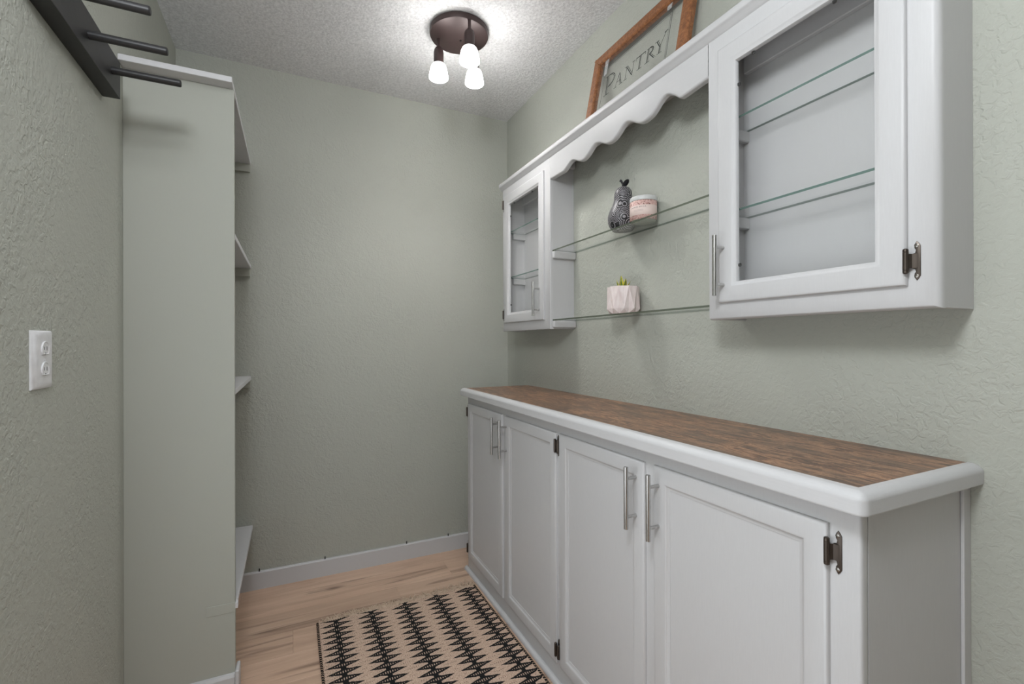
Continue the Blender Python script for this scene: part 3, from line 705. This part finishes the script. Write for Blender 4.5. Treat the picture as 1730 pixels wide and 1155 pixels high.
# ------------------------------------------------------------------ wall outlet
ol = thing('wall_outlet', 'white double wall outlet on the left wall', 'outlet', (-0.45, 1.245, 1.113))
y0, y1, z0, z1 = 1.204, 1.287, 1.055, 1.171
MB().loft([[(XL + x, y0 + i, z0 + i), (XL + x, y1 - i, z0 + i), (XL + x, y1 - i, z1 - i), (XL + x, y0 + i, z1 - i)] for i, x in ((0, 0), (0, 0.0025), (0.004, 0.0055), (0.010, 0.0072), (0.014, 0.0075))], True, False, True).build('cover_plate', M_plastic, ol, auto=30)
for zc in (1.1335, 1.0925):
    yc = 1.246
    pts = []
    for k in range(13):
        a = math.radians(-38 + 256 * k / 12); pts.append((yc + 0.0165 * math.cos(a) * 0.95, zc + 0.0165 * math.sin(a)))
    cx = XL + 0.0075
    def sc(f): return [(yc + (p - yc) * f, zc + (q - zc) * f) for p, q in pts]
    r = MB().loft([[(cx - 0.001, p, q) for p, q in sc(1.0)], [(cx + 0.0018, p, q) for p, q in sc(1.0)], [(cx + 0.0024, p, q) for p, q in sc(0.94)], [(cx + 0.0014, p, q) for p, q in sc(0.80)]], True, True, True).build('receptacle', M_plastic, ol)
    for yy, hh in ((yc - 0.0055, 0.0032), (yc + 0.0055, 0.004)):
        MB().box(cx + 0.0005, cx + 0.0017, yy - 0.0008, yy + 0.0008, zc + 0.002 - hh, zc + 0.002 + hh).build('slot', M_slot, r)
    MB().tube([(cx + 0.0005, yc, zc - 0.0085), (cx + 0.0017, yc, zc - 0.0085)], 0.0022, 10).build('slot', M_slot, r)
MB().tube([(XL + 0.006, 1.246, 1.113), (XL + 0.0085, 1.246, 1.113)], 0.0022, 12).build('screw', M_plastic, ol)

# ------------------------------------------------------------------ rug
RX0, RX1, RY0, RY1, RZ = 0.097, 0.776, 0.90, 2.050, 0.0065
def rug_mat():
    t = NT('woven_diamond_rug'); t.setp(rough=0.95, spec=0.1)
    tc = t.node('ShaderNodeTexCoord'); sp = t.node('ShaderNodeSeparateXYZ'); t.link(tc.outputs['Object'], sp.inputs[0])
    cxm, cym = (RX0 + RX1) / 2, (RY0 + RY1) / 2
    wob = t.noise(tc.outputs['Object'], 40, 2); wob2 = t.noise(tc.outputs['Object'], 170, 2)
    xx = t.math('ADD', sp.outputs['X'], cxm - RX0 - 0.068 + 0.0705)       # world x -> phase
    xw = t.math('ADD', xx, t.math('MULTIPLY', t.math('SUBTRACT', wob, 0.5), 0.008))
    fx = t.math('SUBTRACT', t.math('MODULO', t.math('ADD', xw, 0.141 * 4), 0.141), 0.0705)
    yy = t.math('ADD', t.math('MULTIPLY_ADD', sp.outputs['X'], -0.035, sp.outputs['Y']), cym + 3.7)
    yw = t.math('ADD', yy, t.math('MULTIPLY', t.math('SUBTRACT', wob, 0.5), 0.006))
    P = 0.0375
    fy = t.math('SUBTRACT', t.math('MODULO', yw, P), P / 2)
    ax = t.math('ABSOLUTE', fx); ay = t.math('ABSOLUTE', fy)
    d = t.math('ADD', t.math('DIVIDE', ax, 0.0625), t.math('DIVIDE', ay, 0.0172))
    d = t.math('ADD', d, t.math('MULTIPLY', t.math('SUBTRACT', wob2, 0.5), 0.30))
    dia = t.math('LESS_THAN', d, 1.0)
    link = t.math('LESS_THAN', ax, 0.0085)
    black = t.math('MAXIMUM', dia, link)
    # light stitches inside each diamond
    d2 = t.math('ADD', t.math('DIVIDE', ax, 0.040), t.math('DIVIDE', ay, 0.0062))
    inner = t.math('LESS_THAN', d2, 1.0)
    tick = t.math('GREATER_THAN', t.math('SINE', t.math('MULTIPLY', xx, 2 * math.pi / 0.0082)), 0.2)
    hole = t.math('MULTIPLY', inner, tick)
    black = t.math('MULTIPLY', black, t.math('SUBTRACT', 1.0, t.math('MULTIPLY', hole, 0.85)))
    # broken dotted lines in the beige ground
    dl = t.math('LESS_THAN', t.math('ABSOLUTE', t.math('SUBTRACT', ay, P / 2)), 0.0016)
    dots = t.math('GREATER_THAN', t.math('SINE', t.math('MULTIPLY', xx, 2 * math.pi / 0.0075)), 0.35)
    dotm = t.math('MULTIPLY', t.math('MULTIPLY', dl, dots), t.math('GREATER_THAN', t.math('ADD', wob, t.math('MULTIPLY', ax, 3.0)), 0.66))
    black = t.math('MAXIMUM', black, t.math('MULTIPLY', dotm, 0.8))
    weave = t.noise(t.coords((300, 140, 1)), 1.0, 2)
    beige = t.ramp(weave, [(0.3, lin((172, 146, 128))), (0.7, lin((214, 189, 170)))])
    ink = t.ramp(weave, [(0.3, lin((24, 24, 25))), (0.8, lin((46, 46, 46)))])
    t.link(t.mix(black, beige, ink), t.b.inputs['Base Color'])
    t.bump(weave, 0.6, 0.002); return t.m
rg = thing('rug', 'flat woven beige rug with rows of black diamonds and frayed end in front of cabinet', 'rug', (0.436, 1.47, 0))
m = MB(); nx, ny = 24, 40
vs, fs = [], []
for j in range(ny + 1):
    for i in range(nx + 1):
        x = RX0 + (RX1 - RX0) * i / nx; y = RY0 + (RY1 - RY0) * j / ny
        vs.append((x, y, RZ + 0.0012 * math.sin(7 * x + 3 * y) * math.sin(5 * y) * (0 < i < nx) * (0 < j < ny)))
n0 = len(vs)
vs += [(v[0], v[1], 0.0006) for v in vs]
for j in range(ny):
    for i in range(nx):
        a = j * (nx + 1) + i; q = (a, a + 1, a + nx + 2, a + nx + 1); fs.append(q); fs.append(tuple(n0 + k for k in reversed(q)))
for j in range(ny):
    for i in (0, nx):
        a = j * (nx + 1) + i; b = a + nx + 1; fs.append((a, b, b + n0, a + n0))
for i in range(nx):
    for j in (0, ny):
        a = j * (nx + 1) + i; fs.append((a, a + 1, a + 1 + n0, a + n0))
m.faces(vs, fs).build('woven_field', rug_mat(), rg, smooth=False)
def bind_mat():
    t = NT('whip_stitch'); t.setp(rough=0.95, spec=0.1)
    sp = t.node('ShaderNodeSeparateXYZ'); tc = t.node('ShaderNodeTexCoord'); t.link(tc.outputs['Object'], sp.inputs[0])
    n = t.noise(tc.outputs['Object'], 60, 2)
    s_ = t.math('SINE', t.math('ADD', t.math('MULTIPLY', t.math('MULTIPLY_ADD', sp.outputs['X'], 0.9, sp.outputs['Y']), 2 * math.pi / 0.0125), t.math('MULTIPLY', n, 5.0)))
    t.link(t.ramp(s_, [(0.45, lin((28, 27, 27))), (0.75, lin((176, 150, 130)))]), t.b.inputs['Base Color']); return t.m
M_bind = bind_mat()
for x, hx in ((RX0, 0.007), (RX1, 0.006)):
    MB().tube([(x + 0.0012 * math.sin(9 * (RY0 + k * 0.0575)), RY0 + k * (RY1 - RY0) / 20, 0.0052) for k in range(21)], 0.0050, 8).build('edge_binding', M_bind, rg, smooth=True)
m = MB()
rnd = random.Random(3)
for k in range(620):
    t = rnd.random(); x = RX0 + 0.01 + (RX1 - RX0 - 0.02) * t
    L = (0.016 + 0.036 * rnd.random()) * (0.55 + 0.75 * t)
    a = rnd.gauss(0, 0.55); y = RY1 - 0.004; z = 0.003 + 0.003 * rnd.random()
    pts = [(x, y, z)]
    for q in range(4):
        a += rnd.gauss(0, 0.5); x += math.sin(a) * L / 4; y += abs(math.cos(a)) * L / 4; z = max(0.0018, z + rnd.gauss(0.0008, 0.0028)); x = min(x, 0.782); pts.append((x, y, z))
    m.tube(pts, 0.0014, 4)
fr = m.build('fringe', plain('beige_yarn', lin((212, 190, 168)), 0.95), rg, smooth=True); fr['kind'] = 'stuff'
